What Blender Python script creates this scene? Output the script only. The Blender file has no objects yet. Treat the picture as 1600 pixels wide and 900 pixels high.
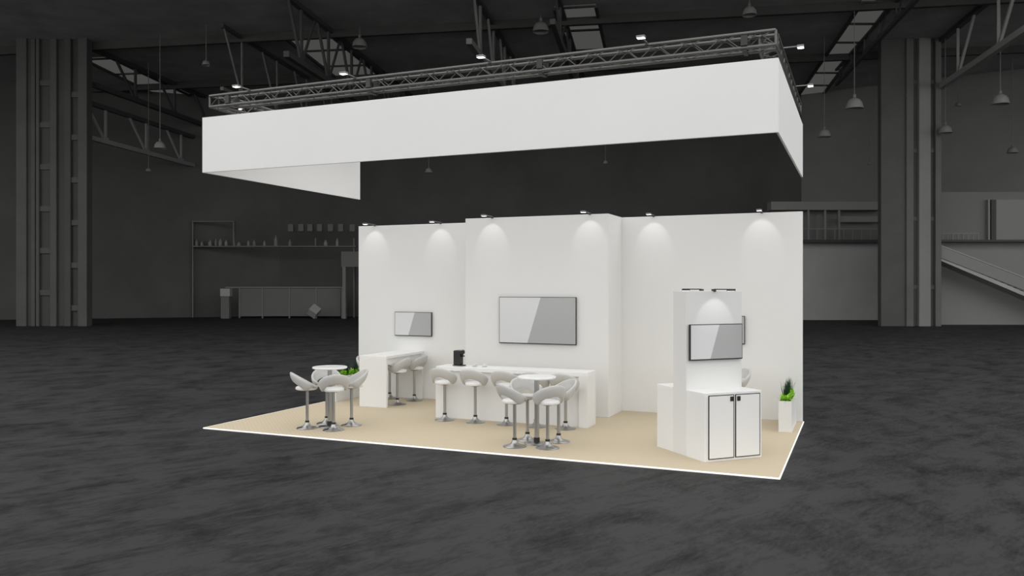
import bpy, bmesh, math, random
from mathutils import Vector, Matrix

random.seed(7)
C = bpy.context.scene.collection
PI = math.pi
# ------------------------------------------------------------------ frame of the place
# x runs along the booth front, y into the booth, z = 0 is the carpet. The camera stands at x = y = 0.
CAM_H = 2.57
FPX = 1281.0
RT = Vector((0.9200, 0.3920, 0.0))      # camera right on the ground
FW = Vector((-0.3920, 0.9200, 0.0))     # camera forward on the ground
GZ = -0.02                              # concrete hall floor, the booth platform is 2 cm thick
ROOF = 18.5


def H(r, d, z=0.0):
    """hall point: r metres to the right of the camera axis, d metres ahead, height z"""
    return RT * r + FW * d + Vector((0, 0, z))


def seen(px, py, d):
    return H((px - 800.0) / FPX * d, d, CAM_H - (py - 447.0) / FPX * d)


def on_level(px, py, z):
    d = FPX * (z - CAM_H) / (447.0 - py)
    return H((px - 800.0) / FPX * d, d, z)


# ------------------------------------------------------------------ materials
def mat(name, col, rough=0.5, metal=0.0, spec=0.5, emit=0.0, ecol=None):
    m = bpy.data.materials.new(name)
    m.use_nodes = True
    b = m.node_tree.nodes['Principled BSDF']
    if not isinstance(col, (tuple, list)):
        col = (col, col, col)
    b.inputs['Base Color'].default_value = (*col, 1)
    b.inputs['Roughness'].default_value = rough
    b.inputs['Metallic'].default_value = metal
    b.inputs['Specular IOR Level'].default_value = spec
    if emit:
        b.inputs['Emission Color'].default_value = (*(ecol or (1, 1, 1)), 1)
        b.inputs['Emission Strength'].default_value = emit
    return m


def vary(m, scale, lo, hi, detail=4.0, stretch=(1, 1, 1), bump=0.0, coords='Object', bump_scale=None):
    """multiply the base colour by a noise between lo and hi; optional bump"""
    nt = m.node_tree
    b = nt.nodes['Principled BSDF']
    col = tuple(b.inputs['Base Color'].default_value)
    tc = nt.nodes.new('ShaderNodeTexCoord')
    mp = nt.nodes.new('ShaderNodeMapping')
    mp.inputs['Scale'].default_value = stretch
    nz = nt.nodes.new('ShaderNodeTexNoise')
    nz.inputs['Scale'].default_value = scale
    nz.inputs['Detail'].default_value = detail
    nz.inputs['Roughness'].default_value = 0.6
    rp = nt.nodes.new('ShaderNodeValToRGB')
    rp.color_ramp.elements[0].position = 0.3
    rp.color_ramp.elements[1].position = 0.7
    rp.color_ramp.elements[0].color = tuple(c * lo for c in col[:3]) + (1,)
    rp.color_ramp.elements[1].color = tuple(c * hi for c in col[:3]) + (1,)
    L = nt.links.new
    L(tc.outputs[coords], mp.inputs['Vector'])
    L(mp.outputs['Vector'], nz.inputs['Vector'])
    L(nz.outputs['Fac'], rp.inputs['Fac'])
    L(rp.outputs['Color'], b.inputs['Base Color'])
    if bump:
        bp = nt.nodes.new('ShaderNodeBump')
        bp.inputs['Strength'].default_value = bump
        bp.inputs['Distance'].default_value = 0.01
        src = nz
        if bump_scale:
            src = nt.nodes.new('ShaderNodeTexNoise')
            src.inputs['Scale'].default_value = bump_scale
            src.inputs['Detail'].default_value = 3
            L(mp.outputs['Vector'], src.inputs['Vector'])
        L(src.outputs['Fac'], bp.inputs['Height'])
        L(bp.outputs['Normal'], b.inputs['Normal'])
    return m


M = {}
M['panel'] = mat('white_panel', (0.80, 0.80, 0.79), 0.55, spec=0.25)
M['column'] = mat('offwhite_panel', (0.74, 0.74, 0.73), 0.55, spec=0.25)
M['fabric'] = vary(mat('banner_fabric', (0.81, 0.81, 0.805), 0.8, spec=0.1), 0.6, 0.985, 1.01)
M['gloss'] = mat('white_gloss', (0.84, 0.84, 0.83), 0.28, spec=0.5)
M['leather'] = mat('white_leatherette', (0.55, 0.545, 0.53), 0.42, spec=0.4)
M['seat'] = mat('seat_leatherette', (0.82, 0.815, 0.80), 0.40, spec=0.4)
M['chrome'] = mat('brushed_chrome', (0.44, 0.44, 0.435), 0.30, metal=1.0)
M['alu'] = mat('truss_aluminium', (0.13, 0.13, 0.125), 0.45, metal=0.65)
M['alu_arm'] = mat('lamp_arm_metal', (0.20, 0.20, 0.20), 0.4, metal=0.4)
M['black'] = mat('black_plastic', (0.012, 0.012, 0.012), 0.35)
M['black_metal'] = mat('dark_grey_metal', (0.055, 0.055, 0.06), 0.35, metal=0.3)
M['grey_metal'] = mat('grey_metal', (0.38, 0.38, 0.38), 0.3, metal=0.8)
M['seal'] = mat('black_edging', (0.010, 0.010, 0.011), 0.5)
M['lens'] = mat('lamp_lens', (1, 1, 1), 0.3, emit=6.0)
M['led'] = mat('edge_led', (0.9, 0.9, 0.88), 0.4, emit=0.5)
M['screen_glare'] = mat('screen_glare_grey', (0.71, 0.715, 0.72), 0.12, spec=0.45)  # paler half of the screens, a glare painted into the base colour
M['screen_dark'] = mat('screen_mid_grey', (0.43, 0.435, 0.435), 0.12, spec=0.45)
M['cup'] = mat('cup_glass', (0.70, 0.71, 0.71), 0.1, spec=0.6)
M['leaf'] = vary(mat('bright_leaf', (0.30, 0.62, 0.04), 0.5, spec=0.3), 30, 0.55, 1.35)
M['grass'] = vary(mat('dark_grass', (0.012, 0.045, 0.018), 0.5, spec=0.3), 40, 0.6, 1.4)
M['soil'] = mat('soil', (0.03, 0.022, 0.015), 0.9)
M['concrete'] = mat('dark_concrete', (0.040, 0.040, 0.041), 0.62, spec=0.10)


def concrete_nodes(m):
    nt = m.node_tree
    b = nt.nodes['Principled BSDF']
    L = nt.links.new
    tc = nt.nodes.new('ShaderNodeTexCoord')

    def noise(size, detail, rough, ang=0.0, dist=0.0):
        mp = nt.nodes.new('ShaderNodeMapping')
        mp.vector_type = 'TEXTURE'
        mp.inputs['Scale'].default_value = (size[0], size[1], 1)
        mp.inputs['Rotation'].default_value = (0, 0, math.radians(ang))
        n = nt.nodes.new('ShaderNodeTexNoise')
        n.inputs['Scale'].default_value = 1.0
        n.inputs['Detail'].default_value = detail
        n.inputs['Roughness'].default_value = rough
        n.inputs['Distortion'].default_value = dist
        L(tc.outputs['Object'], mp.inputs['Vector'])
        L(mp.outputs['Vector'], n.inputs['Vector'])
        return n

    def math_(op, a, bb):
        n = nt.nodes.new('ShaderNodeMath')
        n.operation = op
        for i, v in enumerate((a, bb)):
            if isinstance(v, (int, float)):
                n.inputs[i].default_value = v
            else:
                L(v, n.inputs[i])
        return n.outputs[0]
    cloud = noise((1.2, 0.9), 9, 0.70, 100, 0.5)
    streak = noise((1.0, 0.26), 8, 0.72, 62, 0.8)
    grain = noise((0.16, 0.05), 5, 0.7, 80)
    s = math_('ADD', math_('MULTIPLY', cloud.outputs['Fac'], 0.45), math_('MULTIPLY', streak.outputs['Fac'], 0.40))
    s = math_('ADD', s, math_('MULTIPLY', grain.outputs['Fac'], 0.22))
    rp = nt.nodes.new('ShaderNodeValToRGB')
    e = rp.color_ramp.elements
    e[0].position, e[1].position = 0.42, 0.575
    e[0].color = (0.0078, 0.0078, 0.0080, 1)
    e[1].color = (0.0395, 0.0395, 0.0404, 1)
    L(s, rp.inputs['Fac'])
    L(rp.outputs['Color'], b.inputs['Base Color'])
    bp = nt.nodes.new('ShaderNodeBump')
    bp.inputs['Strength'].default_value = 0.35
    bp.inputs['Distance'].default_value = 0.01
    L(s, bp.inputs['Height'])
    L(bp.outputs['Normal'], b.inputs['Normal'])


concrete_nodes(M['concrete'])
M['carpet'] = mat('beige_carpet', (0.57, 0.49, 0.37), 0.95, spec=0.05)


def carpet_nodes(m):
    nt = m.node_tree
    b = nt.nodes['Principled BSDF']
    L = nt.links.new
    tc = nt.nodes.new('ShaderNodeTexCoord')
    ck = nt.nodes.new('ShaderNodeTexChecker')
    ck.inputs['Scale'].default_value = 22.0
    ck.inputs['Color1'].default_value = (0.585, 0.505, 0.375, 1)
    ck.inputs['Color2'].default_value = (0.525, 0.450, 0.330, 1)
    nz = nt.nodes.new('ShaderNodeTexNoise')
    nz.inputs['Scale'].default_value = 60
    mx = nt.nodes.new('ShaderNodeMix')
    mx.data_type = 'RGBA'
    mx.inputs['Factor'].default_value = 0.5
    rp = nt.nodes.new('ShaderNodeValToRGB')
    rp.color_ramp.elements[0].color = (0.48, 0.41, 0.295, 1)
    rp.color_ramp.elements[1].color = (0.63, 0.55, 0.415, 1)
    L(tc.outputs['Object'], ck.inputs['Vector'])
    L(tc.outputs['Object'], nz.inputs['Vector'])
    L(nz.outputs['Fac'], rp.inputs['Fac'])
    L(ck.outputs['Color'], mx.inputs['A'])
    L(rp.outputs['Color'], mx.inputs['B'])
    L(mx.outputs['Result'], b.inputs['Base Color'])


carpet_nodes(M['carpet'])
# hall
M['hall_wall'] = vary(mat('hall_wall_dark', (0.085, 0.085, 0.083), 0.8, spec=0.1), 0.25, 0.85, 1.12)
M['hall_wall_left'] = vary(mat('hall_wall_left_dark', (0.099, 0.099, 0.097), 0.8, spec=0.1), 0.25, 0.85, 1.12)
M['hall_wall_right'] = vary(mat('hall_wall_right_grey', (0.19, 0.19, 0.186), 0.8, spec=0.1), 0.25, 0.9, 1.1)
M['roof'] = vary(mat('roof_deck', (0.32, 0.32, 0.315), 0.8, spec=0.1), 0.4, 0.8, 1.15)
M['steel'] = vary(mat('hall_steel', (0.16, 0.16, 0.157), 0.6, spec=0.2), 0.8, 0.9, 1.1)
M['steel_dark'] = mat('hall_steel_dark', (0.065, 0.065, 0.064), 0.6, spec=0.2)
M['steel_light'] = mat('hall_steel_light', (0.26, 0.26, 0.255), 0.55, spec=0.2)
M['hall_panel'] = vary(mat('hall_panel', (0.40, 0.40, 0.393), 0.7, spec=0.15), 0.5, 0.92, 1.06)
M['hall_mid'] = mat('hall_mid', (0.24, 0.24, 0.235), 0.7, spec=0.15)
M['hall_item'] = mat('hall_item', (0.33, 0.33, 0.325), 0.6)
M['beam'] = vary(mat('roof_beam_paint', (0.065, 0.065, 0.063), 0.7, spec=0.1), 0.4, 0.85, 1.1)
M['skylight'] = mat('skylight_glass', (0.02, 0.02, 0.02), 0.5, emit=0.062, ecol=(1, 1, 0.97))
M['hall_window'] = mat('lit_office_window', (0.05, 0.05, 0.05), 0.4, emit=0.05, ecol=(1, 1, 0.97))
M['hall_dim'] = mat('hall_dim', (0.145, 0.145, 0.142), 0.7, spec=0.15)
M['hall_upper'] = mat('hall_upper', (0.185, 0.185, 0.182), 0.7, spec=0.15)
M['shade'] = mat('pendant_shade', (0.21, 0.21, 0.205), 0.5)


# ------------------------------------------------------------------ mesh helpers
class MB:
    def __init__(self):
        self.bm = bmesh.new()

    def quadface(self, pts):
        return self.bm.faces.new([self.bm.verts.new(p) for p in pts])

    def box(self, lo, hi, bevel=0.0, mtx=None, seg=2):
        lo, hi = Vector(lo), Vector(hi)
        r = bmesh.ops.create_cube(self.bm, size=1.0)
        vs = r['verts']
        for v in vs:
            v.co = Vector(((lo.x + hi.x) / 2 + v.co.x * (hi.x - lo.x),
                           (lo.y + hi.y) / 2 + v.co.y * (hi.y - lo.y),
                           (lo.z + hi.z) / 2 + v.co.z * (hi.z - lo.z)))
        if bevel:
            es = list({e for v in vs for e in v.link_edges})
            out = bmesh.ops.bevel(self.bm, geom=es, offset=bevel, segments=seg, affect='EDGES', profile=0.5)
            vs = list({v for f in out['faces'] for v in f.verts} | {v for v in vs if v.is_valid})
        if mtx is not None:
            bmesh.ops.transform(self.bm, matrix=mtx, verts=[v for v in vs if v.is_valid])
        return self

    def tube(self, a, b, r, n=10, r2=None):
        a, b = Vector(a), Vector(b)
        ax = (b - a).normalized()
        up = Vector((0, 0, 1)) if abs(ax.z) < 0.95 else Vector((1, 0, 0))
        s = ax.cross(up).normalized()
        t = s.cross(ax)
        r2 = r if r2 is None else r2
        A = [self.bm.verts.new(a + (s * math.cos(k * 2 * PI / n) + t * math.sin(k * 2 * PI / n)) * r) for k in range(n)]
        B = [self.bm.verts.new(b + (s * math.cos(k * 2 * PI / n) + t * math.sin(k * 2 * PI / n)) * r2) for k in range(n)]
        for k in range(n):
            f = self.bm.faces.new([A[k], A[(k + 1) % n], B[(k + 1) % n], B[k]])
            f.smooth = True
        self.bm.faces.new(A[::-1])
        self.bm.faces.new(B)
        return self

    def bar(self, a, b, w, h=None):
        """square bar between two points"""
        h = w if h is None else h
        a, b = Vector(a), Vector(b)
        ax = (b - a).normalized()
        up = Vector((0, 0, 1)) if abs(ax.z) < 0.95 else Vector((1, 0, 0))
        s = ax.cross(up).normalized()
        t = s.cross(ax)
        o = [(-1, -1), (1, -1), (1, 1), (-1, 1)]
        A = [self.bm.verts.new(a + s * (x * w / 2) + t * (y * h / 2)) for x, y in o]
        B = [self.bm.verts.new(b + s * (x * w / 2) + t * (y * h / 2)) for x, y in o]
        for k in range(4):
            self.bm.faces.new([A[k], A[(k + 1) % 4], B[(k + 1) % 4], B[k]])
        self.bm.faces.new(A[::-1])
        self.bm.faces.new(B)
        return self

    def lathe(self, prof, n=32, c=(0, 0)):
        rings = []
        for r, z in prof:
            if r <= 1e-6:
                rings.append([self.bm.verts.new((c[0], c[1], z))])
            else:
                rings.append([self.bm.verts.new((c[0] + r * math.cos(2 * PI * k / n), c[1] + r * math.sin(2 * PI * k / n), z)) for k in range(n)])
        for A, B in zip(rings, rings[1:]):
            for k in range(n):
                k2 = (k + 1) % n
                if len(A) == 1 and len(B) == 1:
                    continue
                if len(A) == 1:
                    vs = [A[0], B[k2], B[k]]
                elif len(B) == 1:
                    vs = [A[k], A[k2], B[0]]
                else:
                    vs = [A[k], A[k2], B[k2], B[k]]
                f = self.bm.faces.new(vs)
                f.smooth = True
        for R, flip in ((rings[0], True), (rings[-1], False)):
            if len(R) > 1:
                self.bm.faces.new(R[::-1] if flip else R)
        return self

    def prism(self, pts, z0, z1):
        A = [self.bm.verts.new((p[0], p[1], z0)) for p in pts]
        B = [self.bm.verts.new((p[0], p[1], z1)) for p in pts]
        n = len(pts)
        for k in range(n):
            self.bm.faces.new([A[k], A[(k + 1) % n], B[(k + 1) % n], B[k]])
        self.bm.faces.new(A[::-1])
        self.bm.faces.new(B)
        return self

    def build(self, name, material, parent=None, sharp=40):
        bmesh.ops.recalc_face_normals(self.bm, faces=self.bm.faces)
        me = bpy.data.meshes.new(name)
        self.bm.to_mesh(me)
        self.bm.free()
        mats = material if isinstance(material, (list, tuple)) else [material]
        for m in mats:
            me.materials.append(m)
        if any(p.use_smooth for p in me.polygons):
            me.set_sharp_from_angle(angle=math.radians(sharp))
        o = bpy.data.objects.new(name, me)
        C.objects.link(o)
        if parent is not None:
            o.parent = parent
        return o


def tag(o, label, cat, group=None, kind=None):
    o['label'] = label
    o['category'] = cat
    if group:
        o['group'] = group
    if kind:
        o['kind'] = kind
    return o


def thing(name, label, cat, loc=(0, 0, 0), rz=0.0, group=None, kind=None):
    o = bpy.data.objects.new(name, None)
    o.empty_display_size = 0.1
    C.objects.link(o)
    o.location = loc
    o.rotation_euler = (0, 0, rz)
    return tag(o, label, cat, group, kind)


def struct(o):
    o['kind'] = 'structure'
    return o


def copy_tree(o, parent=None):
    c = o.copy()
    C.objects.link(c)
    if parent is not None:
        c.parent = parent
    for ch in list(o.children):
        copy_tree(ch, c)
    return c


def place(proto, used, label, loc, rz, group=None):
    o = proto if not used[0] else copy_tree(proto)
    used[0] = True
    o.location = loc
    o.rotation_euler = (0, 0, rz)
    o['label'] = label
    if group:
        o['group'] = group
    return o


# ------------------------------------------------------------------ the hall shell
def pt2(r, d):
    v = H(r, d)
    return (v.x, v.y)


b = MB()
b.prism([pt2(-85, -22), pt2(85, -22), pt2(85, 40), pt2(40, 66), pt2(24, 76), pt2(-20, 80), pt2(-85, 55)], GZ - 0.2, GZ)
struct(b.build('floor', M['concrete']))

WL0, WL1, WR0, WR1 = (-80, 47.6), (-20, 70.5), (24, 68.0), (80, 34.5)


def wall_between(a, c, z0, z1, th, name, m, off=0.0):
    A, B = Vector(a), Vector(c)
    n = Vector((-(B - A).y, (B - A).x)).normalized()     # away from the camera
    A1, B1, A2, B2 = A + n * off, B + n * off, A + n * (off + th), B + n * (off + th)
    bb = MB()
    bb.prism([pt2(*A1), pt2(*B1), pt2(*B2), pt2(*A2)], z0, z1)
    return bb.build(name, m)


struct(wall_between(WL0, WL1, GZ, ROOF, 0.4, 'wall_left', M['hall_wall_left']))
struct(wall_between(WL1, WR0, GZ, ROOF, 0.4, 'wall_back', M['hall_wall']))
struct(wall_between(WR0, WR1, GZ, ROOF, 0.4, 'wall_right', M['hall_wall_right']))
b = MB()
b.prism([pt2(-80, 36), pt2(76, 36), pt2(24.5, 70), pt2(-20, 72.5), pt2(-80, 49.5)], ROOF, ROOF + 0.3)
struct(b.build('ceiling', M['roof']))

# hall axis: everything overhead runs along LONG
LONG = Vector((0.162, 0.987))
LAT = Vector((0.987, -0.162))


def HL(lat, lon, z):
    v = LAT * lat + LONG * lon
    return H(v.x, v.y, z)


def skylight(n, quad):
    """glazed roof strip on the underside of the roof deck with its glazing bars"""
    P = [on_level(x, y, ROOF - 0.06) for x, y in quad]
    bb = MB()
    lo = [p.copy() for p in P]
    hi = [p + Vector((0, 0, 0.06)) for p in P]
    A = [bb.bm.verts.new(p) for p in lo]
    B = [bb.bm.verts.new(p) for p in hi]
    for k in range(4):
        bb.bm.faces.new([A[k], A[(k + 1) % 4], B[(k + 1) % 4], B[k]])
    bb.bm.faces.new(A)
    bb.bm.faces.new(B)
    w = bb.build('window_%d' % n, M['skylight'])
    struct(w)
    g = MB()
    ln = (P[3] - P[0]).length
    k = max(2, int(ln / 3.6))
    for i in range(k + 1):
        t = i / k
        g.bar(P[0].lerp(P[3], t) - Vector((0, 0, 0.05)), P[1].lerp(P[2], t) - Vector((0, 0, 0.05)), 0.16, 0.1)
    for a, c in ((0, 3), (1, 2)):
        g.bar(P[a] - Vector((0, 0, 0.08)), P[c] - Vector((0, 0, 0.08)), 0.18, 0.16)
    g.build('window_frame', M['steel_dark'], w)


skylight(1, [(132, 92), (176, 90), (338, 168), (290, 170)])
skylight(2, [(438, 52), (510, 48), (600, 122), (530, 124)])
skylight(3, [(866, 12), (931, 8), (946, 76), (890, 78)])
skylight(4, [(1347, 2), (1394, 2), (1283, 150), (1246, 150)])


ROT = math.atan2(RT.y, RT.x)


def roof_truss(label, base, z_low, z_up, lon0, lon1, step, mname='steel', w=0.22, far=1.0, fan=False):
    """longitudinal roof truss; base = (px, py) of one point of its lower chord"""
    p = on_level(base[0], base[1], z_low)
    r, d = p.dot(RT), p.dot(FW)
    lat = LAT.x * r + LAT.y * d
    t = thing('roof_truss', label, 'truss', HL(lat, (lon0 + lon1) / 2, z_low), 0.0, 'steel trusses under the hall roof')
    inv = Matrix.Translation(-t.location)

    def mk(name, fn, m=None):
        bb = MB()
        fn(bb)
        bmesh.ops.transform(bb.bm, matrix=inv, verts=bb.bm.verts)
        bb.build(name, M[m or mname], t)
    mk('lower_chord', lambda q: q.bar(HL(lat, lon0, z_low), HL(lat, lon1, z_low), w * 1.25, w * 1.25))
    mk('upper_chord', lambda q: q.bar(HL(lat, lon0, z_up), HL(lat, lon1, z_up), w * 1.25, w * 1.25), 'steel_dark')
    # nodes counted from the far end: each has a post and one diagonal leaning back towards the entrance
    l0 = lon1 - far
    while l0 > lon0 + 0.5:
        mk('vertical', lambda q: q.bar(HL(lat, l0, z_low), HL(lat, l0, z_up), w * 0.55))
        if l0 - step * 0.45 > lon0:
            mk('diagonal', lambda q: q.bar(HL(lat, l0, z_low), HL(lat, l0 - step * 0.45, z_up), w * 0.55))
        if fan:
            mk('diagonal', lambda q: q.bar(HL(lat, l0, z_low), HL(lat, l0 + step * 0.5, z_up), w * 0.45))
        mk('gusset', lambda q: q.box((-0.03, -0.32, -0.12), (0.03, 0.32, 0.32), mtx=Matrix.Translation(HL(lat, l0, z_low)) @ Matrix.Rotation(ROT - math.atan2(0.162, 0.987), 4, 'Z')))
        l0 -= step
    return t


roof_truss('grey roof truss left of the white banner, just right of the left pillar', (140, 215), 12.6, 14.95, 48.3, 63.0, 4.7, 'steel_light', 0.24, 1.9)
roof_truss('dark roof truss crossing the leftmost skylight', (145, 132), 16.0, 18.4, 49.4, 66, 5.0, 'steel_dark', 0.26, 2.0)
roof_truss('slim roof truss above the left end of the white banner', (357, 143), 14.5, 18.3, 46, 66, 5.0, 'steel', 0.17, 2.5)
roof_truss('dark roof truss crossing the second skylight from the left', (500, 118), 15.2, 18.4, 42, 66, 4.0, 'steel_dark', 0.26, 2.0, True)
roof_truss('light roof truss above the middle of the white banner', (748, 85), 15.4, 18.4, 42, 58, 4.0, 'steel', 0.24, 1.0)
roof_truss('dark roof truss below the skylight above the middle of the banner', (877, 72), 16.2, 18.4, 42, 66, 6.0, 'steel_dark', 0.22, 2.0, True)
roof_truss('grey roof truss along the right edge of the long right skylight', (1290, 150), 17.3, 18.4, 44, 63, 3.4, 'steel_dark', 0.16, 1.0)
roof_truss('light roof truss running right from the broad right pillar', (1456, 145), 15.4, 18.4, 34, 58.1, 5.8, 'steel_light', 0.27, 4.5)


# cross purlins hung under the roof deck
for k, (lon, nm) in enumerate(((48.5, 'nearer'), (59, 'farther'))):
    bb = MB()
    c = HL(0, lon, ROOF - 0.55)
    bb.bar(HL(-62, lon, ROOF - 0.25) - c, HL(46, lon, ROOF - 0.25) - c, 0.3, 0.5)
    o = bb.build('roof_beam', M['beam'])
    o.location = c
    tag(o, 'dark crosswise beam under the hall roof, %s of the two' % nm, 'beam', 'crosswise roof beams')


# ------------------------------------------------------------------ hall pillars
def pillar(label, px0, px1, d, verticals, rungs, rung_mat):
    """built-up steel pillar: (x0, x1, material, depth) flanges between px0 and px1 and rungs between pairs of them"""
    cx = (px0 + px1) / 2
    base = H((cx - 800) / FPX * d, d, GZ)
    t = thing('hall_pillar', label, 'pillar', base, math.atan2(RT.y, RT.x), 'steel pillars of the hall')
    s = d / FPX
    for x0, x1, m, dep in verticals:
        MB().box(((x0 - cx) * s, -dep / 2, 0), ((x1 - cx) * s, dep / 2, ROOF - GZ), 0.02, seg=1).build('flange', M[m], t)
    for x0, x1, z0, stp, hh in rungs:
        z = z0
        while z < ROOF - 1.0:
            MB().box(((x0 - cx) * s, -0.20, z), ((x1 - cx) * s, 0.20, z + hh)).build('rung', M[rung_mat], t)
            z += stp
    return t


M['pil_a'] = vary(mat('pillar_paint', (0.125, 0.125, 0.122), 0.6, spec=0.2), 0.6, 0.9, 1.1)
M['pil_b'] = vary(mat('pillar_web', (0.088, 0.088, 0.086), 0.6, spec=0.2), 0.6, 0.9, 1.1)
M['pil_l'] = vary(mat('left_pillar_paint', (0.082, 0.082, 0.080), 0.6, spec=0.2), 0.6, 0.9, 1.1)
M['pil_w'] = vary(mat('left_pillar_web', (0.066, 0.066, 0.064), 0.6, spec=0.2), 0.6, 0.9, 1.1)
M['pil_c'] = vary(mat('pillar_paint_light', (0.215, 0.215, 0.21), 0.6, spec=0.2), 0.6, 0.92, 1.08)
pillar('broad dark ladder-like steel pillar at the far left of the hall', 30, 140, 53,
       [(30, 46, 'pil_l', 0.7), (46, 52, 'pil_w', 0.4), (52, 58, 'pil_l', 0.5), (60, 65, 'pil_l', 0.6), (82, 92, 'pil_l', 0.6),
        (104, 114, 'pil_w', 0.6), (126, 140, 'pil_l', 0.7), (65, 82, 'pil_w', 0.15), (92, 104, 'pil_w', 0.2), (114, 126, 'pil_w', 0.12)],
       [(62, 84, 2.0, 2.7, 0.35), (106, 128, 1.0, 2.75, 0.35)], 'pil_l')
pillar('broad grey steel pillar at the right of the hall, beyond the right partition wall', 1366, 1466, 53,
       [(1374, 1412, 'pil_b', 0.5), (1412, 1423, 'pil_a', 0.8), (1423, 1431, 'pil_b', 0.3), (1431, 1449, 'pil_c', 0.9),
        (1449, 1457, 'pil_b', 0.3), (1457, 1466, 'pil_a', 0.8)],
       [(1421, 1433, 2.4, 4.4, 0.25), (1447, 1459, 2.4, 4.4, 0.25)], 'pil_a')


# ------------------------------------------------------------------ pendant lamps of the hall
def make_pendant():
    t = thing('pendant_lamp', '', 'lamp')
    q = MB()
    q.lathe([(0.0, 0.62), (0.10, 0.60), (0.30, 0.50), (0.42, 0.32), (0.47, 0.10), (0.50, 0.0), (0.46, 0.0), (0.40, 0.28), (0.28, 0.45), (0.0, 0.54)], 24)
    q.build('lamp_shade', M['shade'], t)
    MB().lathe([(0.0, 0.80), (0.09, 0.80), (0.09, 0.61), (0.0, 0.61)], 12).build('socket', M['steel'], t)
    return t


pend = [(1335, 170, 46, 1.00, 'grey bell pendant lamp hanging left of the broad right pillar, the larger one'),
        (1288, 214, 52, 0.80, 'grey bell pendant lamp hanging closest to the right end of the white banner'),
        (1477, 208, 52, 0.85, 'grey bell pendant lamp hanging just right of the broad right pillar, lower than its neighbour'),
        (1582, 239, 56, 0.70, 'grey bell pendant lamp hanging lowest at the far right of the hall'),
        (1563, 163, 46, 0.95, 'grey bell pendant lamp hanging highest at the far right of the hall'),
        (1497, 166, 58, 0.45, 'tiny pendant lamp beside the right pillar below the long light truss'),
        (1358, 257, 60, 0.30, 'tiny pendant lamp low on the left of the broad right pillar'),
        (670, 270, 58, 0.55, 'small pendant lamp hanging under the middle of the white banner'),
        (946, 256, 60, 0.40, 'small pendant lamp hanging under the right part of the white banner'),
        (232, 268, 58, 0.40, 'tiny pendant lamp low under the left roof truss'),
        (250, 232, 52, 0.75, 'pendant lamp hanging among the members of the left roof truss'),
        (322, 102, 50, 0.50, 'small pendant lamp beside the leftmost skylight above the banner'),
        (845, 50, 48, 1.00, 'large pendant lamp in front of the skylight above the middle of the banner'),
        (562, 74, 50, 0.95, 'large pendant lamp at the right end of the second skylight from the left'),
        (1171, 24, 44, 0.80, 'pendant lamp high above the right end of the lighting truss'),
        ]
pd, first = make_pendant(), [False]
hung = []
for px, py, d, s, lab in pend:
    p = seen(px, py, d)
    o = place(pd, first, lab, p, 0.0, 'bell pendant lamps of the hall')
    for ch in o.children:
        ch.scale = (s, s, s)
    hung.append((o, s, ROOF - p.z))
for o, s, top in hung:
    MB().tube((0, 0, 0.79 * s), (0, 0, top), 0.022, 6).build('cord', M['steel'], o)

# ------------------------------------------------------------------ far stands, galleries and stairs of the hall
def hall_box(bb, px0, px1, py0, py1, d, dep, o, bevel=0.0):
    """box of real depth whose face at distance d spans the given rectangle, in the frame of Empty o (turned to face the camera side)"""
    s = d / FPX
    base = o.location
    r0, r1 = (px0 - 800) * s, (px1 - 800) * s
    z1, z0 = CAM_H - (py0 - 447) * s, CAM_H - (py1 - 447) * s
    br, bd = base.dot(RT), base.dot(FW)
    bb.box((r0 - br, d - bd, z0 - base.z), (r1 - br, d - bd + dep, z1 - base.z), bevel, seg=1)


def hall_thing(name, label, cat, px, d, group=None, z=GZ):
    s = d / FPX
    return thing(name, label, cat, H((px - 800) * s, d, z), ROT, group)


def foot(d):
    return 447 + FPX * (CAM_H - GZ) / d


# right, left of the pillar: gallery over a light partition
t = hall_thing('gallery', 'two-storey grey gallery between the right partition wall and the broad right pillar', 'gallery', 1300, 62.5)
q = MB(); hall_box(q, 1205, 1378, 379, foot(62.5), 62.5, 0.3, t); q.build('lower_wall', M['hall_panel'], t)
q = MB(); hall_box(q, 1205, 1378, 374.5, 379, 61.6, 1.2, t); q.build('slab', M['steel_dark'], t)
q = MB(); hall_box(q, 1205, 1378, 315, 328, 62.3, 1.0, t); q.build('fascia', M['hall_mid'], t)
q = MB(); hall_box(q, 1205, 1378, 328, 374.5, 63.3, 0.2, t); q.build('upper_wall', M['hall_upper'], t)
q = MB(); hall_box(q, 1312, 1374, 338, 347, 62.6, 0.1, t); q.build('sign_band', M['hall_mid'], t)
for x in (1262, 1288, 1310):
    q = MB(); hall_box(q, x, x + 3, 328, 374.5, 62.4, 0.15, t); q.build('post', M['hall_mid'], t)
q = MB(); hall_box(q, 1205, 1374, 357, 358.3, 61.8, 0.06, t)
for k in range(13):
    hall_box(q, 1206 + k * 14, 1207 + k * 14, 357, 374.6, 61.8, 0.05, t)
q.build('railing', M['hall_mid'], t)

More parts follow.
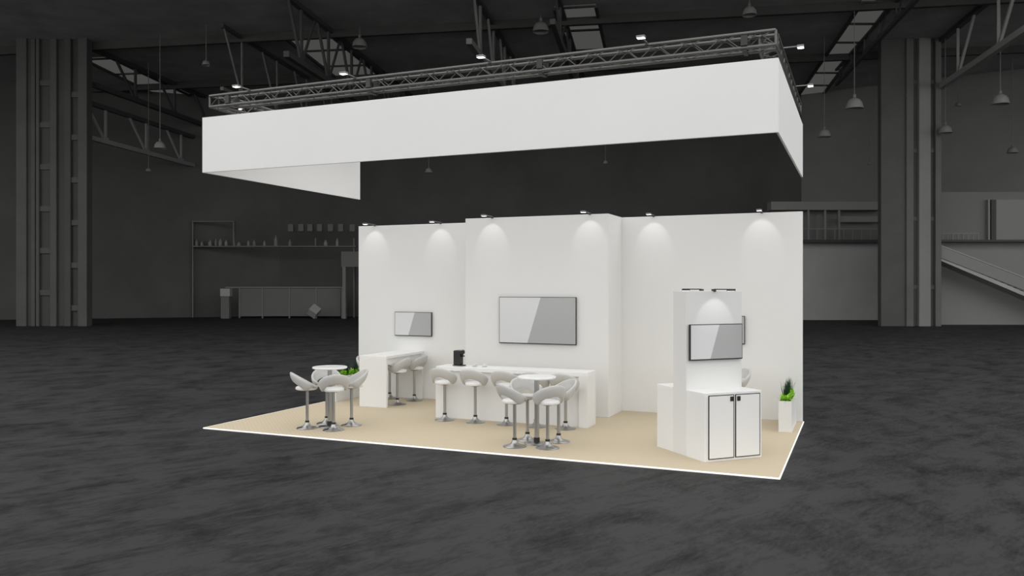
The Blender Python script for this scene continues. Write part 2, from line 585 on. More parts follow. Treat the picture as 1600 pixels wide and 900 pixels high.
# right of the pillar
t = hall_thing('gallery', 'two-storey grey gallery with a lit window at the far right edge', 'gallery', 1540, 55)
q = MB(); hall_box(q, 1462, 1680, 378, foot(55), 55, 0.3, t); q.build('lower_wall', M['hall_mid'], t)
q = MB(); hall_box(q, 1462, 1680, 374.5, 378, 54.2, 1.2, t); q.build('slab', M['steel_dark'], t)
q = MB(); hall_box(q, 1462, 1680, 300, 374.5, 55.6, 0.2, t); q.build('upper_wall', M['hall_upper'], t)
q = MB(); hall_box(q, 1557, 1602, 312, 375, 55.45, 0.12, t); q.build('lit_window', M['hall_window'], t)
q = MB(); hall_box(q, 1606, 1670, 312, 375, 55.45, 0.12, t); q.build('lit_window', M['hall_window'], t)
q = MB(); hall_box(q, 1549, 1556, 312, 375, 55.3, 0.25, t); q.build('post', M['steel_dark'], t)
q = MB(); hall_box(q, 1544, 1547, 312, 375, 55.3, 0.25, t); q.build('post', M['hall_mid'], t)
q = MB(); hall_box(q, 1464, 1530, 364, 365.4, 54.4, 0.06, t)
for k in range(9):
    hall_box(q, 1464 + k * 8, 1465.2 + k * 8, 364, 374.6, 54.4, 0.05, t)
q.build('railing', M['hall_mid'], t)

# stair flight running down to the right in front of that gallery
t = hall_thing('staircase', 'grey stair flight sloping down to the right edge behind the broad right pillar', 'stairs', 1540, 53)
s = 53 / FPX


def loc53(px, py, dd=0.0):
    br, bd = t.location.dot(RT), t.location.dot(FW)
    return Vector(((px - 800) * s - br, dd, CAM_H - (py - 447) * s - t.location.z))


def slanted(x0, y0, x1, y1, th, dep, dd, name, m):
    bb = MB()
    P = [loc53(x0, y0), loc53(x1, y1), loc53(x1, y1 + th), loc53(x0, y0 + th)]
    A = [bb.bm.verts.new(p + Vector((0, dd, 0))) for p in P]
    B = [bb.bm.verts.new(p + Vector((0, dd + dep, 0))) for p in P]
    for k in range(4):
        bb.bm.faces.new([A[k], A[(k + 1) % 4], B[(k + 1) % 4], B[k]])
    bb.bm.faces.new(A); bb.bm.faces.new(B)
    bb.build(name, m, t)


slanted(1468, 384, 1690, 470, 18, 0.08, 0, 'balustrade', M['hall_mid'])
slanted(1468, 400, 1690, 494, 6, 1.3, 0.08, 'stringer', M['hall_panel'])
slanted(1468, 382, 1690, 467, 1.6, 0.10, 0, 'handrail', M['hall_item'])
q = MB()
for k in range(22):
    xx = 1470 + k * 10
    p = loc53(xx, 398 + k * 4.26)
    q.box((p.x, 0.08, p.z - 0.05), (p.x + 0.42, 1.4, p.z))
q.build('treads', M['hall_mid'], t)

# left of the booth: dim stand with a fence, a tall display, a portal and a high shelf of goods
t = hall_thing('stand_fence', 'dim post-and-rail glass fence in front of the dark wall left of the booth', 'fence', 440, 66)
for x in (373, 409, 451, 493, 533):
    q = MB(); hall_box(q, x, x + 2, 449, foot(66), 66, 0.1, t); q.build('post', M['hall_upper'], t)
q = MB(); hall_box(q, 352, 540, 448, 450, 66, 0.1, t); q.build('top_rail', M['hall_upper'], t)
q = MB(); hall_box(q, 375, 532, 451, 494, 66.05, 0.03, t); q.build('glass_panel', M['hall_dim'], t)
t = hall_thing('info_pillar', 'pale upright info pillar at the left end of the dim fence', 'display', 350, 65.5)
q = MB(); hall_box(q, 345, 358, 463, foot(65.5), 65.5, 0.5, t); q.build('body', M['hall_dim'], t)
q = MB(); hall_box(q, 344, 359, 451, 463, 65.4, 0.6, t); q.build('head', M['hall_item'], t)
t = hall_thing('stand_portal', 'dim grey portal frame just left of the left partition wall', 'portal', 560, 65)
q = MB(); hall_box(q, 533, 640, 393, 417, 65, 0.8, t); q.build('beam', M['hall_dim'], t)
q = MB(); hall_box(q, 535, 540, 417, foot(65), 65, 0.5, t); q.build('post', M['hall_upper'], t)
q = MB(); hall_box(q, 630, 638, 417, foot(65), 65, 0.5, t); q.build('post', M['hall_upper'], t)
# a cube standing on its corner between two fence posts
c = seen(491, 480.5, 64.4)
q = MB()
q.box((-0.52, -0.52, -0.52), (0.52, 0.52, 0.52), 0.03, mtx=Matrix.Rotation(math.radians(54.7), 4, 'X') @ Matrix.Rotation(PI / 4, 4, 'Z'))
for v in q.bm.verts:
    v.co *= 0.62 / 0.9
zmin = min(v.co.z for v in q.bm.verts)
o = q.build('display_cube', M['hall_item'])
o.location = (c.x, c.y, GZ - zmin)
o.rotation_euler = (0, 0, ROT + 0.5)
tag(o, 'pale cube balanced on its corner before the dim fence', 'display cube')
# high shelf
t = hall_thing('goods_shelf', 'long dim wall shelf high on the dark back wall left of the booth', 'shelf', 430, 67.5)
q = MB(); hall_box(q, 300, 556, 384, 386, 67.5, 0.6, t); q.build('board', M['hall_dim'], t)
q = MB(); hall_box(q, 300, 366, 345, 347, 67.5, 0.3, t); q.build('upper_board', M['hall_dim'], t)
for x in (300, 364, 428, 492, 552):
    q = MB(); hall_box(q, x, x + 2, 346 if x < 370 else 372, 500 if x in (300, 552) else 386, 67.7, 0.4, t); q.build('upright', M['steel'], t)
goods = [(306, 10), (314, 7), (327, 9), (336, 12), (343, 11), (352, 9), (365, 8), (372, 6), (387, 8), (396, 9), (412, 8), (430, 16), (452, 10), (508, 9), (526, 12)]
for i, (x, hh) in enumerate(goods):
    d = 67.6
    s = d / FPX
    q = MB()
    w = random.uniform(0.10, 0.17)
    q.lathe([(0, 0), (w, 0), (w * 1.05, hh * s * 0.6), (w * 0.5, hh * s * 0.8), (w * 0.45, hh * s), (0, hh * s)], 12)
    o = q.build('canister', M['hall_mid'] if i % 3 else M['hall_upper'])
    zb = CAM_H - (384 - 447) * 67.5 / FPX
    o.location = H((x - 800) * s, 67.8, zb)
    tag(o, 'tiny pale canister on the high wall shelf left of the booth', 'canister', 'canisters on the high wall shelf')
for i, x in enumerate((452, 468, 482, 497, 514, 530, 548)):
    p = seen(x + 3, 362, 67.0)
    t = thing('lantern', 'dim boxy lantern hanging in a row above the high wall shelf', 'lantern', p, ROT, 'row of dim boxy lanterns')
    MB().box((-0.22, -0.22, 0), (0.22, 0.22, 0.62), 0.04).build('lantern_body', M['hall_dim'], t)
    MB().tube((0, 0, 0.6), (0, 0, ROOF - p.z), 0.012, 5).build('cord', M['steel_dark'], t)

# ------------------------------------------------------------------ booth platform
pf = thing('booth_platform', 'beige woven carpet platform with a glowing white edge', 'carpet', (-6, 14, GZ))
b = MB(); b.box((-4.986, -2.486, 0.0), (4.986, 2.486, -GZ), 0.0); b.build('carpet', M['carpet'], pf)
ed = 0.016
for lo, hi in (((-5, -2.5, 0), (5, -2.5 + ed, -GZ)), ((-5, 2.5 - ed, 0), (5, 2.5, -GZ)),
               ((-5, -2.5 + ed, 0), (-5 + ed, 2.5 - ed, -GZ)), ((5 - ed, -2.5 + ed, 0), (5, 2.5 - ed, -GZ))):
    MB().box(lo, hi).build('edge_strip', M['led'], pf)

# ------------------------------------------------------------------ booth partitions
WY, WTOP = 16.44, 3.985


def partition(label, x0, x1):
    t = thing('partition_wall', label, 'partition', ((x0 + x1) / 2, WY, 0), 0, 'white booth walls', 'thing')
    w = (x1 - x0) / 2
    MB().box((-w, 0, 0), (w, 0.055, WTOP), 0.004, seg=1).build('panel', M['panel'], t)
    return t


partition('tall white partition wall at the left, with a small screen above the high table', -10.955, -7.65)
partition('tall white partition wall at the right, behind the narrow column', -4.54, -1.022)
cab = thing('cabin', 'white closed cabin in the middle, standing forward of the other walls with the largest screen', 'cabin', (-6.095, 15.46, 0))
hw = 1.555
MB().box((-hw, 0, 0), (hw, 0.05, WTOP), 0.004, seg=1).build('front_panel', M['panel'], cab)
for sx in (-1, 1):
    x0, x1 = (hw - 0.05, hw) if sx > 0 else (-hw, -hw + 0.05)
    MB().box((x0, 0.05, 0), (x1, 1.03, WTOP), 0.002, seg=1).build('side_panel', M['panel'], cab)
MB().box((-hw + 0.05, 0.98, 0), (hw - 0.05, 1.03, WTOP)).build('back_panel', M['panel'], cab)


# ------------------------------------------------------------------ display screens
def screen(label, loc, rz, w, h):
    """local: screen faces -y, its back on the plane y = 0, origin at the middle of the lower edge"""
    t = thing('display_screen', label, 'screen', loc, rz, 'wall screens')
    MB().box((-w / 2, -0.055, 0), (w / 2, -0.012, h), 0.004).build('housing', M['black'], t)
    MB().box((-w * 0.2, -0.014, h * 0.25), (w * 0.2, 0, h * 0.75)).build('wall_bracket', M['black_metal'], t)
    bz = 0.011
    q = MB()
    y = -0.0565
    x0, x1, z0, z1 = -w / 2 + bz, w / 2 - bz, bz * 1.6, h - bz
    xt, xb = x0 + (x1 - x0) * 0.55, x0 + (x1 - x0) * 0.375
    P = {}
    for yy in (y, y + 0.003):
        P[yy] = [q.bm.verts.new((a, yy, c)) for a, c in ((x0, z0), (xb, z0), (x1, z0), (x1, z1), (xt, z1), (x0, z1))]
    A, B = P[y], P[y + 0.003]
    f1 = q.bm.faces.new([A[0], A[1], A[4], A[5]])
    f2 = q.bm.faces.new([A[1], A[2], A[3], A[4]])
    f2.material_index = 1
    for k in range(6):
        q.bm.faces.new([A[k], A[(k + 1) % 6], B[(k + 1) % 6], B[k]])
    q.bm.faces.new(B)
    q.build('screen_panel', [M['screen_glare'], M['screen_dark']], t)  # diagonal glare painted on: pale half left, plain darker half right
    return t


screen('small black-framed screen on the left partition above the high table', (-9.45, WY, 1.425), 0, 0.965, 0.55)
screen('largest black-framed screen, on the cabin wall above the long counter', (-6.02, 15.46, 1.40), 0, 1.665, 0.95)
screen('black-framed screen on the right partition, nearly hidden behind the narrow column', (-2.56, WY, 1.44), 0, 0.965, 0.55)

# ------------------------------------------------------------------ the turned cabinet, column and rear counter
S2 = math.sqrt(0.5)
TA = Vector((-2.10, 12.08, 0))
TROT = PI / 4
TW = 1.02


def tu(u, v, z=0.0):
    return TA + Vector((S2 * u - S2 * v, S2 * u + S2 * v, z))


def cabinet(name, label, cat, v0, v1, doors):
    flip = not doors
    o = tu(TW / 2, v0) if doors else tu(TW / 2, v1)
    t = thing(name, label, cat, o, TROT if doors else TROT + PI)
    d = v1 - v0
    w = TW / 2
    MB().box((-w, 0.0, 0.0), (w, d, 0.965), 0.003, seg=1).build('body', M['panel'], t)
    MB().box((-w, 0.0, 0.965), (w, d, 1.005), 0.003, seg=1).build('top', M['gloss'], t)
    for k, (u0, u1, hx0, hx1) in enumerate(((0.063, 0.503, 0.432, 0.488), (0.528, 0.965, 0.552, 0.608))):
        x0, x1 = -w + TW * u0, -w + TW * u1
        dr = MB().box((x0 + 0.012, -0.014, 0.047), (x1 - 0.012, -0.001, 0.958), 0.002, seg=1).build('door', M['panel'], t)
        q = MB()
        z0, z1, e = 0.035, 0.970, 0.013
        q.box((x0, -0.012, z0), (x1, -0.0005, z0 + e)).box((x0, -0.012, z1 - e), (x1, -0.0005, z1))
        q.box((x0, -0.012, z0 + e), (x0 + e, -0.0005, z1 - e)).box((x1 - e, -0.012, z0 + e), (x1, -0.0005, z1 - e))
        s = q.build('edging', M['seal'], dr)
        s['label'] = 'black edging around the door'
        hd = MB().box((-w + TW * hx0, -0.026, 0.872), (-w + TW * hx1, -0.012, 0.942), 0.004).build('handle', M['black'], dr)
        hd['label'] = 'small square black recessed handle'
    return t


cabinet('base_cabinet', 'white two-door cabinet with black outlined doors in front of the narrow column', 'cabinet', 0.0, 0.47, True)
cabinet('rear_cabinet', 'white counter cabinet on the far side of the narrow column', 'cabinet', 0.82, 1.285, False)
col = thing('display_column', 'tall narrow white column rising between two low cabinets', 'column', tu(TW / 2, 0.47), TROT, None, 'thing')
MB().box((-TW / 2, 0.0, 0.0), (TW / 2, 0.35, 2.495), 0.003, seg=1).build('body', M['column'], col)
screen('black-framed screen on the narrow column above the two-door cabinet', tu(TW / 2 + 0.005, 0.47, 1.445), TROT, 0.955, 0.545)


# ------------------------------------------------------------------ arm spotlights
def make_spot(arm_len, head='alu_arm'):
    """arm lamp: mounted at the origin, arm runs to -y, head hangs at the end and shines down"""
    t = thing('arm_spotlight', '', 'lamp')
    MB().box((-0.02, -0.02, -0.03), (0.02, 0.05, 0.012), 0.003).build('clamp', M['black_metal'], t)
    MB().box((-0.011, -arm_len, 0.0), (0.011, 0.0, 0.016), 0.002).build('arm', M[head], t)
    MB().box((-0.048, -arm_len - 0.06, -0.016), (0.048, -arm_len + 0.035, 0.016), 0.004).build('lamp_head', M[head], t)
    MB().box((-0.042, -arm_len - 0.054, -0.0168), (0.042, -arm_len + 0.029, -0.015)).build('lens', M['lens'], t)
    return t


def beam(parent, arm_len, power, angle, blend=0.35, tilt=0.0):
    ld = bpy.data.lights.new('spot_beam', 'SPOT')
    ld.energy = power
    ld.spot_size = math.radians(angle)
    ld.spot_blend = blend
    ld.shadow_soft_size = 0.03
    lo = bpy.data.objects.new('spot_beam', ld)
    C.objects.link(lo)
    lo.parent = parent
    lo.location = (0, -arm_len, -0.04)
    lo.rotation_euler = (tilt, 0, 0)
    return lo


ARM = 0.40
sp, first = make_spot(ARM), [False]
wall_lamps = [(-10.50, WY, 'arm spotlight on the left partition, above its left edge'),
              (-8.76, WY, 'arm spotlight on the left partition, beside the cabin'),
              (-7.03, 15.46, 'arm spotlight on the cabin front, left of the two there'),
              (-4.92, 15.46, 'arm spotlight on the cabin front, near its right corner'),
              (-3.88, WY, 'arm spotlight on the right partition, beside the cabin'),
              (-1.77, WY, 'arm spotlight on the right partition, near its right end')]
heads = []
for x, y, lab in wall_lamps:
    heads.append(place(sp, first, lab, (x, y, WTOP + 0.018), 0.0, 'spotlights along the top of the booth walls'))
for o in heads:
    beam(o, ARM, 2.3, 64, 0.25, math.radians(45))
sp2, first = make_spot(ARM, 'black_metal'), [False]
o1 = place(sp2, first, 'dark arm spotlight on top of the narrow column, reaching towards its screen', tu(TW / 2, 0.47, 2.513), TROT, 'spotlights on the narrow column')
o2 = place(sp2, first, 'dark arm spotlight on top of the narrow column, reaching to the rear', tu(TW / 2, 0.82, 2.513), TROT + PI, 'spotlights on the narrow column')
for o in (o1, o2):
    beam(o, ARM, 2.4, 64, 0.12, math.radians(45))

# ------------------------------------------------------------------ hanging banner
bn = thing('hanging_banner', 'large white U-shaped fabric banner hanging over the booth', 'banner', (-6.02, 11.5, 4.63))
hb = 1.0
MB().box((-5.0, 0.0, 0), (5.0, 0.03, hb), 0.004, seg=1).build('front_panel', M['fabric'], bn)
MB().box((-5.0, 0.03, 0), (-4.97, 5.06, hb), 0.002, seg=1).build('left_panel', M['fabric'], bn)
MB().box((4.97, 0.03, 0), (5.0, 4.95, hb), 0.002, seg=1).build('right_panel', M['fabric'], bn)

# ------------------------------------------------------------------ lighting truss
tr = thing('lighting_truss', 'grey aluminium box truss frame hanging above the white banner', 'truss', (-6.0, 11.6, 5.80))
TX0, TX1, TY0, TY1 = -4.88, 4.94, -0.06, 4.80
TWID, THGT, CR = 0.235, 0.195, 0.025


def truss_run(a, c, inward, ends=(0.0, 1.0)):
    """box truss between two outer corners a and c (lower outer chord); inward = unit vector to the inner chords"""
    a, c, inward = Vector(a), Vector(c), Vector(inward)
    up = Vector((0, 0, THGT))
    ax = (c - a).normalized()
    for f in ends:                       # square end frames
        e = a.lerp(c, f)
        g = [e, e + inward * TWID, e + inward * TWID + up, e + up]
        q = MB()
        for k in range(4):
            q.tube(g[k], g[(k + 1) % 4], CR * 0.7, 8)
        q.build('end_frame', M['alu'], tr)
    for off in (Vector(), inward * TWID, up, inward * TWID + up):
        MB().tube(a + off, c + off, CR, 10).build('chord', M['alu'], tr)
    L = (c - a).length
    n = int(round(L / 0.46))
    s = L / n
    faces = [(Vector(), up), (inward * TWID, inward * TWID + up), (up, inward * TWID + up), (Vector(), inward * TWID)]
    for f0, f1 in faces:
        q = MB()
        for k in range(n):
            p = a + ax * (k * s)
            m = a + ax * ((k + 0.5) * s)
            e = a + ax * ((k + 1) * s)
            q.tube(p + f0, m + f1, 0.0075, 6).tube(m + f1, e + f0, 0.0075, 6)
        q.build('bracing', M['alu'], tr)


truss_run((TX0, TY0, 0.02), (TX1, TY0, 0.02), (0, 1, 0))
truss_run((TX1, TY0 + TWID, 0.02), (TX1, TY1, 0.02), (-1, 0, 0))
truss_run((TX0, TY0 + TWID, 0.02), (TX0, TY1, 0.02), (1, 0, 0))
for x in (-4.46, -1.49, 1.54, 4.53):
    q = MB()
    q.box((x - 0.045, TY0 - 0.03, 0.045), (x + 0.045, TY0 + 0.03, 0.19), 0.006)
    q.box((x - 0.045, TY0 + TWID - 0.03, 0.045), (x + 0.045, TY0 + TWID + 0.03, 0.19), 0.006)
    q.box((x - 0.03, TY0, -0.03), (x + 0.03, TY0 + TWID, 0.0), 0.004)
    q.build('coupler', M['black'], tr)
for y in (1.6, 3.3):
    q = MB()
    for sx in (-1, 1):
        xx = TX0 + TWID / 2 if sx < 0 else TX1 - TWID / 2
        q.box((xx - 0.13, y - 0.04, 0.05), (xx + 0.13, y + 0.04, 0.18), 0.006)
    q.build('coupler', M['black'], tr)

TARM = 0.30
sp3, first = make_spot(TARM), [False]
for ch in sp3.children:
    if ch.name.startswith(('lamp_head', 'lens')):
        for v in ch.data.vertices:
            v.co.x *= 1.25
tz = 6.035
for x, lab in ((-9.96, 'arm spotlight on the front of the lighting truss, the leftmost of four'),
               (-7.75, 'arm spotlight on the front of the lighting truss, second of four from its left end'),
               (-5.28, 'arm spotlight on the front of the lighting truss, third of four from its left end'),
               (-2.82, 'arm spotlight on the front of the lighting truss, the rightmost of four')):
    place(sp3, first, lab, (x, 11.54 - 0.03, tz), 0.0, 'spotlights on the lighting truss')
for x, y, rz, lab in ((-1.12, 12.55, PI / 2, 'arm spotlight on the right run of the lighting truss, nearer its front corner'),
                      (-1.12, 15.04, PI / 2, 'arm spotlight on the right run of the lighting truss, towards its rear end'),
                      (-10.82, 12.60, -PI / 2, 'arm spotlight on the left run of the lighting truss')):
    place(sp3, first, lab, (x, y, tz), rz, 'spotlights on the lighting truss')


# ------------------------------------------------------------------ bar stools
def make_stool():
    """stool facing +y; ring-shaped tilted backrest around a round seat"""
    t = thing('bar_stool', '', 'stool')
    MB().lathe([(0.0, 0.0), (0.186, 0.0), (0.190, 0.006), (0.180, 0.014), (0.125, 0.026), (0.080, 0.043), (0.052, 0.068), (0.040, 0.098), (0.036, 0.112), (0.0, 0.112)], 40).build('base', M['chrome'], t)
    k = MB().lathe([(0.0, 0.108), (0.038, 0.108), (0.038, 0.135), (0.031, 0.142), (0.0, 0.142)], 24).build('collar', M['black'], t)
    k['label'] = 'black plastic collar'
    MB().lathe([(0.0, 0.14), (0.027, 0.14), (0.027, 0.688), (0.0, 0.688)], 24).build('pole', M['chrome'], t)
    k = MB().lathe([(0.0, 0.680), (0.075, 0.680), (0.09, 0.690), (0.09, 0.699), (0.0, 0.699)], 24).build('mounting_plate', M['black'], t)
    k['label'] = 'black plate under the seat'
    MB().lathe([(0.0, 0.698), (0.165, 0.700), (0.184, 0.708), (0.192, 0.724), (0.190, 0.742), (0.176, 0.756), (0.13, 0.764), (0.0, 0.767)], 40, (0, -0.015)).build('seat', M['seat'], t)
    bb = MB()
    N = 64
    cy, a, bx, th = -0.055, 0.235, 0.262, 0.040
    rings = []
    for k in range(N):
        an = 2 * PI * k / N
        cx_, sy_ = math.sin(an), -math.cos(an)           # rear at k = 0
        yo = cy + a * sy_
        rear = (0.18 - yo) / 0.47                        # 0 front .. 1 rear
        zu = 0.752 + 0.272 * rear ** 1.06
        t_ = (-0.065 - yo) / 0.225
        zl = 0.702 + 0.140 * (max(0.0, t_) if t_ > 0.12 else max(0.0, (t_ + 0.12) ** 2 / 0.48))
        zl = min(zl, zu - 0.045)
        hh = zu - zl
        th_k = min(th, hh * 0.9)
        ring = []
        # section: (offset from outer surface inwards, height fraction, flare)
        for off, f in ((0.25, 0.0), (0.03, 0.08), (-0.10, 0.35), (-0.10, 0.65), (-0.02, 0.90), (0.22, 1.0), (0.72, 1.0), (1.0, 0.92), (0.94, 0.65), (0.94, 0.35), (1.0, 0.08), (0.75, 0.0)):
            flare = (0.055 * math.sin(f * PI / 2) - 0.040) * min(1.0, hh / 0.16)
            ro = -off * th_k + flare
            z = zl + hh * f
            ring.append(bb.bm.verts.new(((bx + ro) * cx_, cy + (a + ro) * sy_, z)))
        rings.append(ring)
    m = len(rings[0])
    for k in range(N):
        A, B = rings[k], rings[(k + 1) % N]
        for j in range(m):
            f = bb.bm.faces.new([A[j], A[(j + 1) % m], B[(j + 1) % m], B[j]])
            f.smooth = True
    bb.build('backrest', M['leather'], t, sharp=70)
    return t


st, first = make_stool(), [False]


def stool(x, y, tx, ty, label, group):
    ang = math.atan2(ty - y, tx - x) - PI / 2
    place(st, first, label, (x, y, 0.0), ang, group)


TBA, TBB = (-8.93, 12.47), (-4.87, 12.46)
g = 'stools around the left round table'
stool(-9.22, 12.19, *TBA, 'white bar stool at the left round table, leftmost, its backrest seen from the side', g)
stool(-9.19, 12.74, *TBA, 'white bar stool at the left round table, on its far side facing the front', g)
stool(-8.66, 12.205, *TBA, 'white bar stool at the left round table, nearest the front edge with its back turned', g)
stool(-8.66, 12.765, *TBA, 'white bar stool at the left round table, rightmost, near the planter', g)
g = 'stools around the front round table'
stool(-5.11, 12.10, *TBB, 'white bar stool at the front round table, leftmost, its backrest seen from the side', g)
stool(-5.12, 12.675, *TBB, 'white bar stool at the front round table, facing the front on its far side', g)
stool(-4.58, 12.19, *TBB, 'white bar stool at the front round table, nearest the front edge with its back turned', g)
stool(-4.60, 12.76, *TBB, 'white bar stool at the front round table, rightmost, its back to the two-door cabinet', g)
g = 'stools along the long counter'
for x, lab in ((-7.35, 'white bar stool at the long counter, leftmost, in front of the coffee machine'),
               (-6.70, 'white bar stool at the long counter, second from the left'),
               (-6.06, 'white bar stool at the long counter, middle one of the five there'),
               (-5.47, 'white bar stool at the long counter, fourth from the left, hidden behind the round table'),
               (-4.90, 'white bar stool at the long counter, rightmost, behind the round table')):
    stool(x, 13.96, x, 15, lab, g)
g = 'stools along the high table'
stool(-9.26, 15.39, -9.6, 15.39, 'white bar stool on the right side of the high table, nearer the front', g)
stool(-9.23, 16.07, -9.6, 16.07, 'white bar stool on the right side of the high table, next to the wall', g)
stool(-9.96, 15.40, -9.5, 15.40, 'white bar stool left of the high table, its back peeking past the table leg', g)
stool(-9.92, 16.15, -9.5, 16.15, 'white bar stool left of the high table, next to the wall, seen beneath the top', g)
stool(-2.18, 15.70, -2.45, 15.41, 'white bar stool half hidden behind the narrow column and its cabinet', 'stool behind the cabinet')


# ------------------------------------------------------------------ round tables
def make_round_table():
    t = thing('round_table', '', 'table')
    MB().lathe([(0.0, 0.0), (0.20, 0.0), (0.205, 0.006), (0.195, 0.014), (0.10, 0.026), (0.06, 0.034), (0.0, 0.034)], 40).build('base', M['chrome'], t)
    k = MB().lathe([(0.0, 0.030), (0.05, 0.030), (0.05, 0.10), (0.042, 0.106), (0.0, 0.106)], 24).build('collar', M['black'], t)
    k['label'] = 'black collar at the foot of the column'
    MB().lathe([(0.0, 0.10), (0.040, 0.10), (0.040, 1.062), (0.0, 1.062)], 28).build('pole', M['chrome'], t)
    MB().lathe([(0.0, 1.062), (0.285, 1.062), (0.308, 1.070), (0.315, 1.083), (0.313, 1.094), (0.306, 1.1), (0.0, 1.1)], 56).build('table_top', M['gloss'], t)
    return t


rt, first = make_round_table(), [False]
place(rt, first, 'white round bar table with four stools at the left, before the planter', (*TBA, 0), 0, 'round bar tables')
place(rt, first, 'white round bar table on a chrome column in front of the long counter', (*TBB, 0), 0, 'round bar tables')

# ------------------------------------------------------------------ high table at the left
ht = thing('high_table', 'long white panel-leg high table running to the left partition', 'table', (-9.54, 14.85, 0))
MB().box((-0.335, 0, 1.03), (0.335, 1.585, 1.088), 0.004, seg=1).build('table_top', M['gloss'], ht)
MB().box((-0.335, 0, 0), (0.335, 0.06, 1.03), 0.003, seg=1).build('leg', M['panel'], ht)
MB().box((-0.335, 1.525, 0), (0.335, 1.585, 1.03), 0.003, seg=1).build('leg', M['panel'], ht)
MB().box((-0.30, 0.06, 0.90), (0.30, 1.525, 1.03), 0.003, seg=1).build('apron', M['panel'], ht)

# ------------------------------------------------------------------ long counter
ct = thing('long_counter', 'long white bar counter in front of the cabin', 'counter', (-6.10, 14.155, 0))
cw = 1.552
MB().box((-cw, 0, 0.925), (cw, 0.49, 1.005), 0.004, seg=1).build('counter_top', M['gloss'], ct)
MB().box((-cw, 0, 0), (-cw + 0.19, 0.49, 0.925), 0.003, seg=1).build('end_panel', M['panel'], ct)
MB().box((cw - 0.17, 0, 0), (cw, 0.49, 0.925), 0.003, seg=1).build('end_panel', M['panel'], ct)
MB().box((-cw + 0.19, 0.07, 0), (cw - 0.17, 0.11, 0.925), 0.0).build('front_panel', M['panel'], ct)

# coffee machine on the counter, facing right
cm = thing('coffee_machine', 'black capsule coffee machine at the left end of the long counter', 'coffee machine', (-7.27, 14.42, 1.005), -0.2)
MB().box((-0.115, -0.07, 0), (0.115, 0.07, 0.022), 0.006).build('drip_tray', M['black'], cm)
MB().box((-0.105, -0.062, 0.022), (0.055, 0.062, 0.30), 0.014).build('body', M['black'], cm)
MB().box((-0.09, -0.058, 0.235), (0.10, 0.058, 0.30), 0.014).build('brew_head', M['black'], cm)
k = MB().box((-0.02, -0.05, 0.298), (0.09, 0.05, 0.318), 0.008).build('lid', M['grey_metal'], cm)
k['label'] = 'grey metal lid'
q = MB()
q.tube((0.05, 0, 0.19), (0.125, 0, 0.197), 0.013, 12).tube((0.085, 0, 0.237), (0.085, 0, 0.215), 0.02, 12)
q.build('spout', M['black'], cm)


# cups
def make_cup():
    t = thing('coffee_cup', '', 'cup')
    MB().lathe([(0, 0), (0.035, 0), (0.058, 0.010), (0.060, 0.013), (0.035, 0.006), (0, 0.006)], 28).build('saucer', M['cup'], t)
    q = MB()
    q.lathe([(0, 0.007), (0.020, 0.007), (0.030, 0.030), (0.033, 0.062), (0.030, 0.062), (0.027, 0.030), (0.018, 0.012), (0, 0.012)], 24)
    q.build('bowl', M['cup'], t)
    q = MB()
    pr = [(0.031 + 0.022 * math.sin(PI * k / 6), 0.018 + 0.036 * k / 6) for k in range(7)]
    for (x0, z0), (x1, z1) in zip(pr, pr[1:]):
        q.tube((x0, 0, z0), (x1, 0, z1), 0.004, 6)
    q.build('handle', M['cup'], t)
    return t


cu, first = make_cup(), [False]
place(cu, first, 'pale coffee cup on a saucer on the long counter, closer to the coffee machine', (-6.93, 14.42, 1.005), -0.3, 'cups on the counter')
place(cu, first, 'pale coffee cup on a saucer on the long counter, farther from the coffee machine', (-6.72, 14.42, 1.005), 0.2, 'cups on the counter')


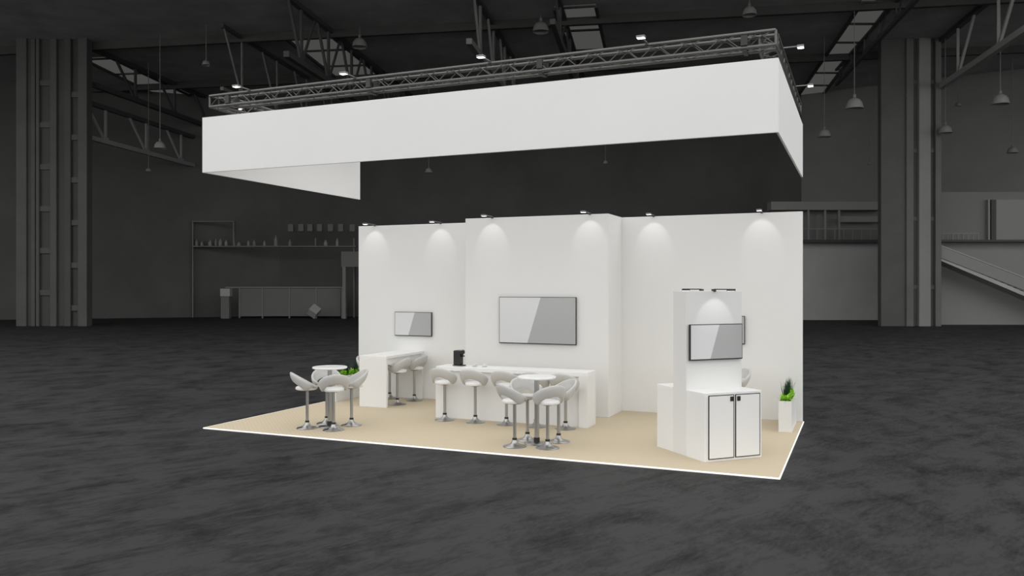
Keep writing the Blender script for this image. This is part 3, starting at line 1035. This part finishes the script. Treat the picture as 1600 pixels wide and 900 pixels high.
# ------------------------------------------------------------------ planters
def planter(label, x0, x1, y0, y1, h, seed):
    rnd = random.Random(seed)
    t = thing('planter_box', label, 'planter', ((x0 + x1) / 2, y0, 0), 0, 'white trough planters')
    w, L, th = (x1 - x0) / 2, y1 - y0, 0.018
    q = MB()
    q.box((-w, 0, 0), (w, th, h)).box((-w, L - th, 0), (w, L, h)).box((-w, th, 0), (-w + th, L - th, h)).box((w - th, th, 0), (w, L - th, h)).box((-w + th, th, 0), (w - th, L - th, 0.02))
    q.build('trough', M['panel'], t)
    MB().box((-w + th, th, h - 0.06), (w - th, L - th, h - 0.03)).build('soil', M['soil'], t)

    def leafblade(bb, p, dirv, ln, wd, droop):
        side = dirv.cross(Vector((0, 0, 1)))
        side = side.normalized() if side.length > 1e-4 else Vector((1, 0, 0))
        prev = None
        n = 4
        for k in range(n + 1):
            f = k / n
            c = p + dirv * (ln * f) + Vector((0, 0, -droop * ln * f * f))
            ww = wd * (math.sin(PI * min(1.0, 0.18 + 0.82 * f)) + 0.05)
            cur = (bb.bm.verts.new(c - side * ww), bb.bm.verts.new(c + Vector((0, 0, -0.15 * ww))), bb.bm.verts.new(c + side * ww))
            if prev:
                for i in (0, 1):
                    bb.bm.faces.new([prev[i], prev[i + 1], cur[i + 1], cur[i]])
            prev = cur
    nb = int(round(L / 0.19))
    for i in range(nb):
        yb = th + 0.085 + i * (L - 2 * th - 0.17) / max(1, nb - 1)
        bb = MB()
        for _ in range(120):
            th_, ph = rnd.uniform(0, 2 * PI), rnd.uniform(0.05, 1.25)
            dv = Vector((math.cos(th_) * math.sin(ph), math.sin(th_) * math.sin(ph), math.cos(ph)))
            base = Vector((rnd.uniform(-0.05, 0.05), yb + rnd.uniform(-0.07, 0.07), h - 0.03 + rnd.uniform(0.0, 0.07)))
            leafblade(bb, base, dv, rnd.uniform(0.09, 0.15), rnd.uniform(0.012, 0.020), rnd.uniform(0.1, 0.7))
        o = bb.build('leafy_bush', M['leaf'], t)
        o['label'] = 'bright green leafy bush'
    ng = max(1, int(round(L / 0.36)))
    for i in range(ng):
        yb = 0.19 + i * (L - 0.38) / max(1, ng - 1)
        bb = MB()
        for _ in range(42):
            th_, ph = rnd.uniform(0, 2 * PI), abs(rnd.gauss(0, 0.20))
            dv = Vector((math.cos(th_) * math.sin(ph), math.sin(th_) * math.sin(ph), math.cos(ph)))
            base = Vector((rnd.uniform(-0.03, 0.03), yb + rnd.uniform(-0.03, 0.03), h - 0.03))
            leafblade(bb, base, dv, rnd.uniform(0.22, 0.42), 0.0055, rnd.uniform(0.0, 0.15))
        o = bb.build('grass_tuft', M['grass'], t)
        o['label'] = 'dark green spiky grass'
    return t


planter('white trough planter with green plants at the right end of the carpet', -1.345, -1.125, 15.155, 16.30, 0.545, 3)
planter('white trough planter with green plants behind the left round table', -10.945, -10.725, 15.20, 16.32, 0.545, 5)

# ------------------------------------------------------------------ light: even ambient world, let in by leaving front and near roof unbuilt
w = bpy.data.worlds.new('ambient_world')
bpy.context.scene.world = w
w.use_nodes = True
bg = w.node_tree.nodes['Background']
bg.inputs['Color'].default_value = (1.0, 0.995, 0.985, 1)
bg.inputs['Strength'].default_value = 1.40

# ------------------------------------------------------------------ camera
cd = bpy.data.cameras.new('camera')
cam = bpy.data.objects.new('camera', cd)
C.objects.link(cam)
cam.location = (0, 0, CAM_H)
cam.rotation_euler = (PI / 2, 0, math.atan2(0.3920, 0.9200))
cd.sensor_width = 36.0
cd.lens = FPX / 1600.0 * 36.0
cd.shift_y = -3.0 / 1600.0
cd.clip_end = 300
sc = bpy.context.scene
sc.camera = cam
sc.view_settings.view_transform = 'Standard'
sc.view_settings.look = 'None'
sc.view_settings.exposure = 0.0
sc.view_settings.gamma = 1.0
sc.view_settings.use_curve_mapping = False
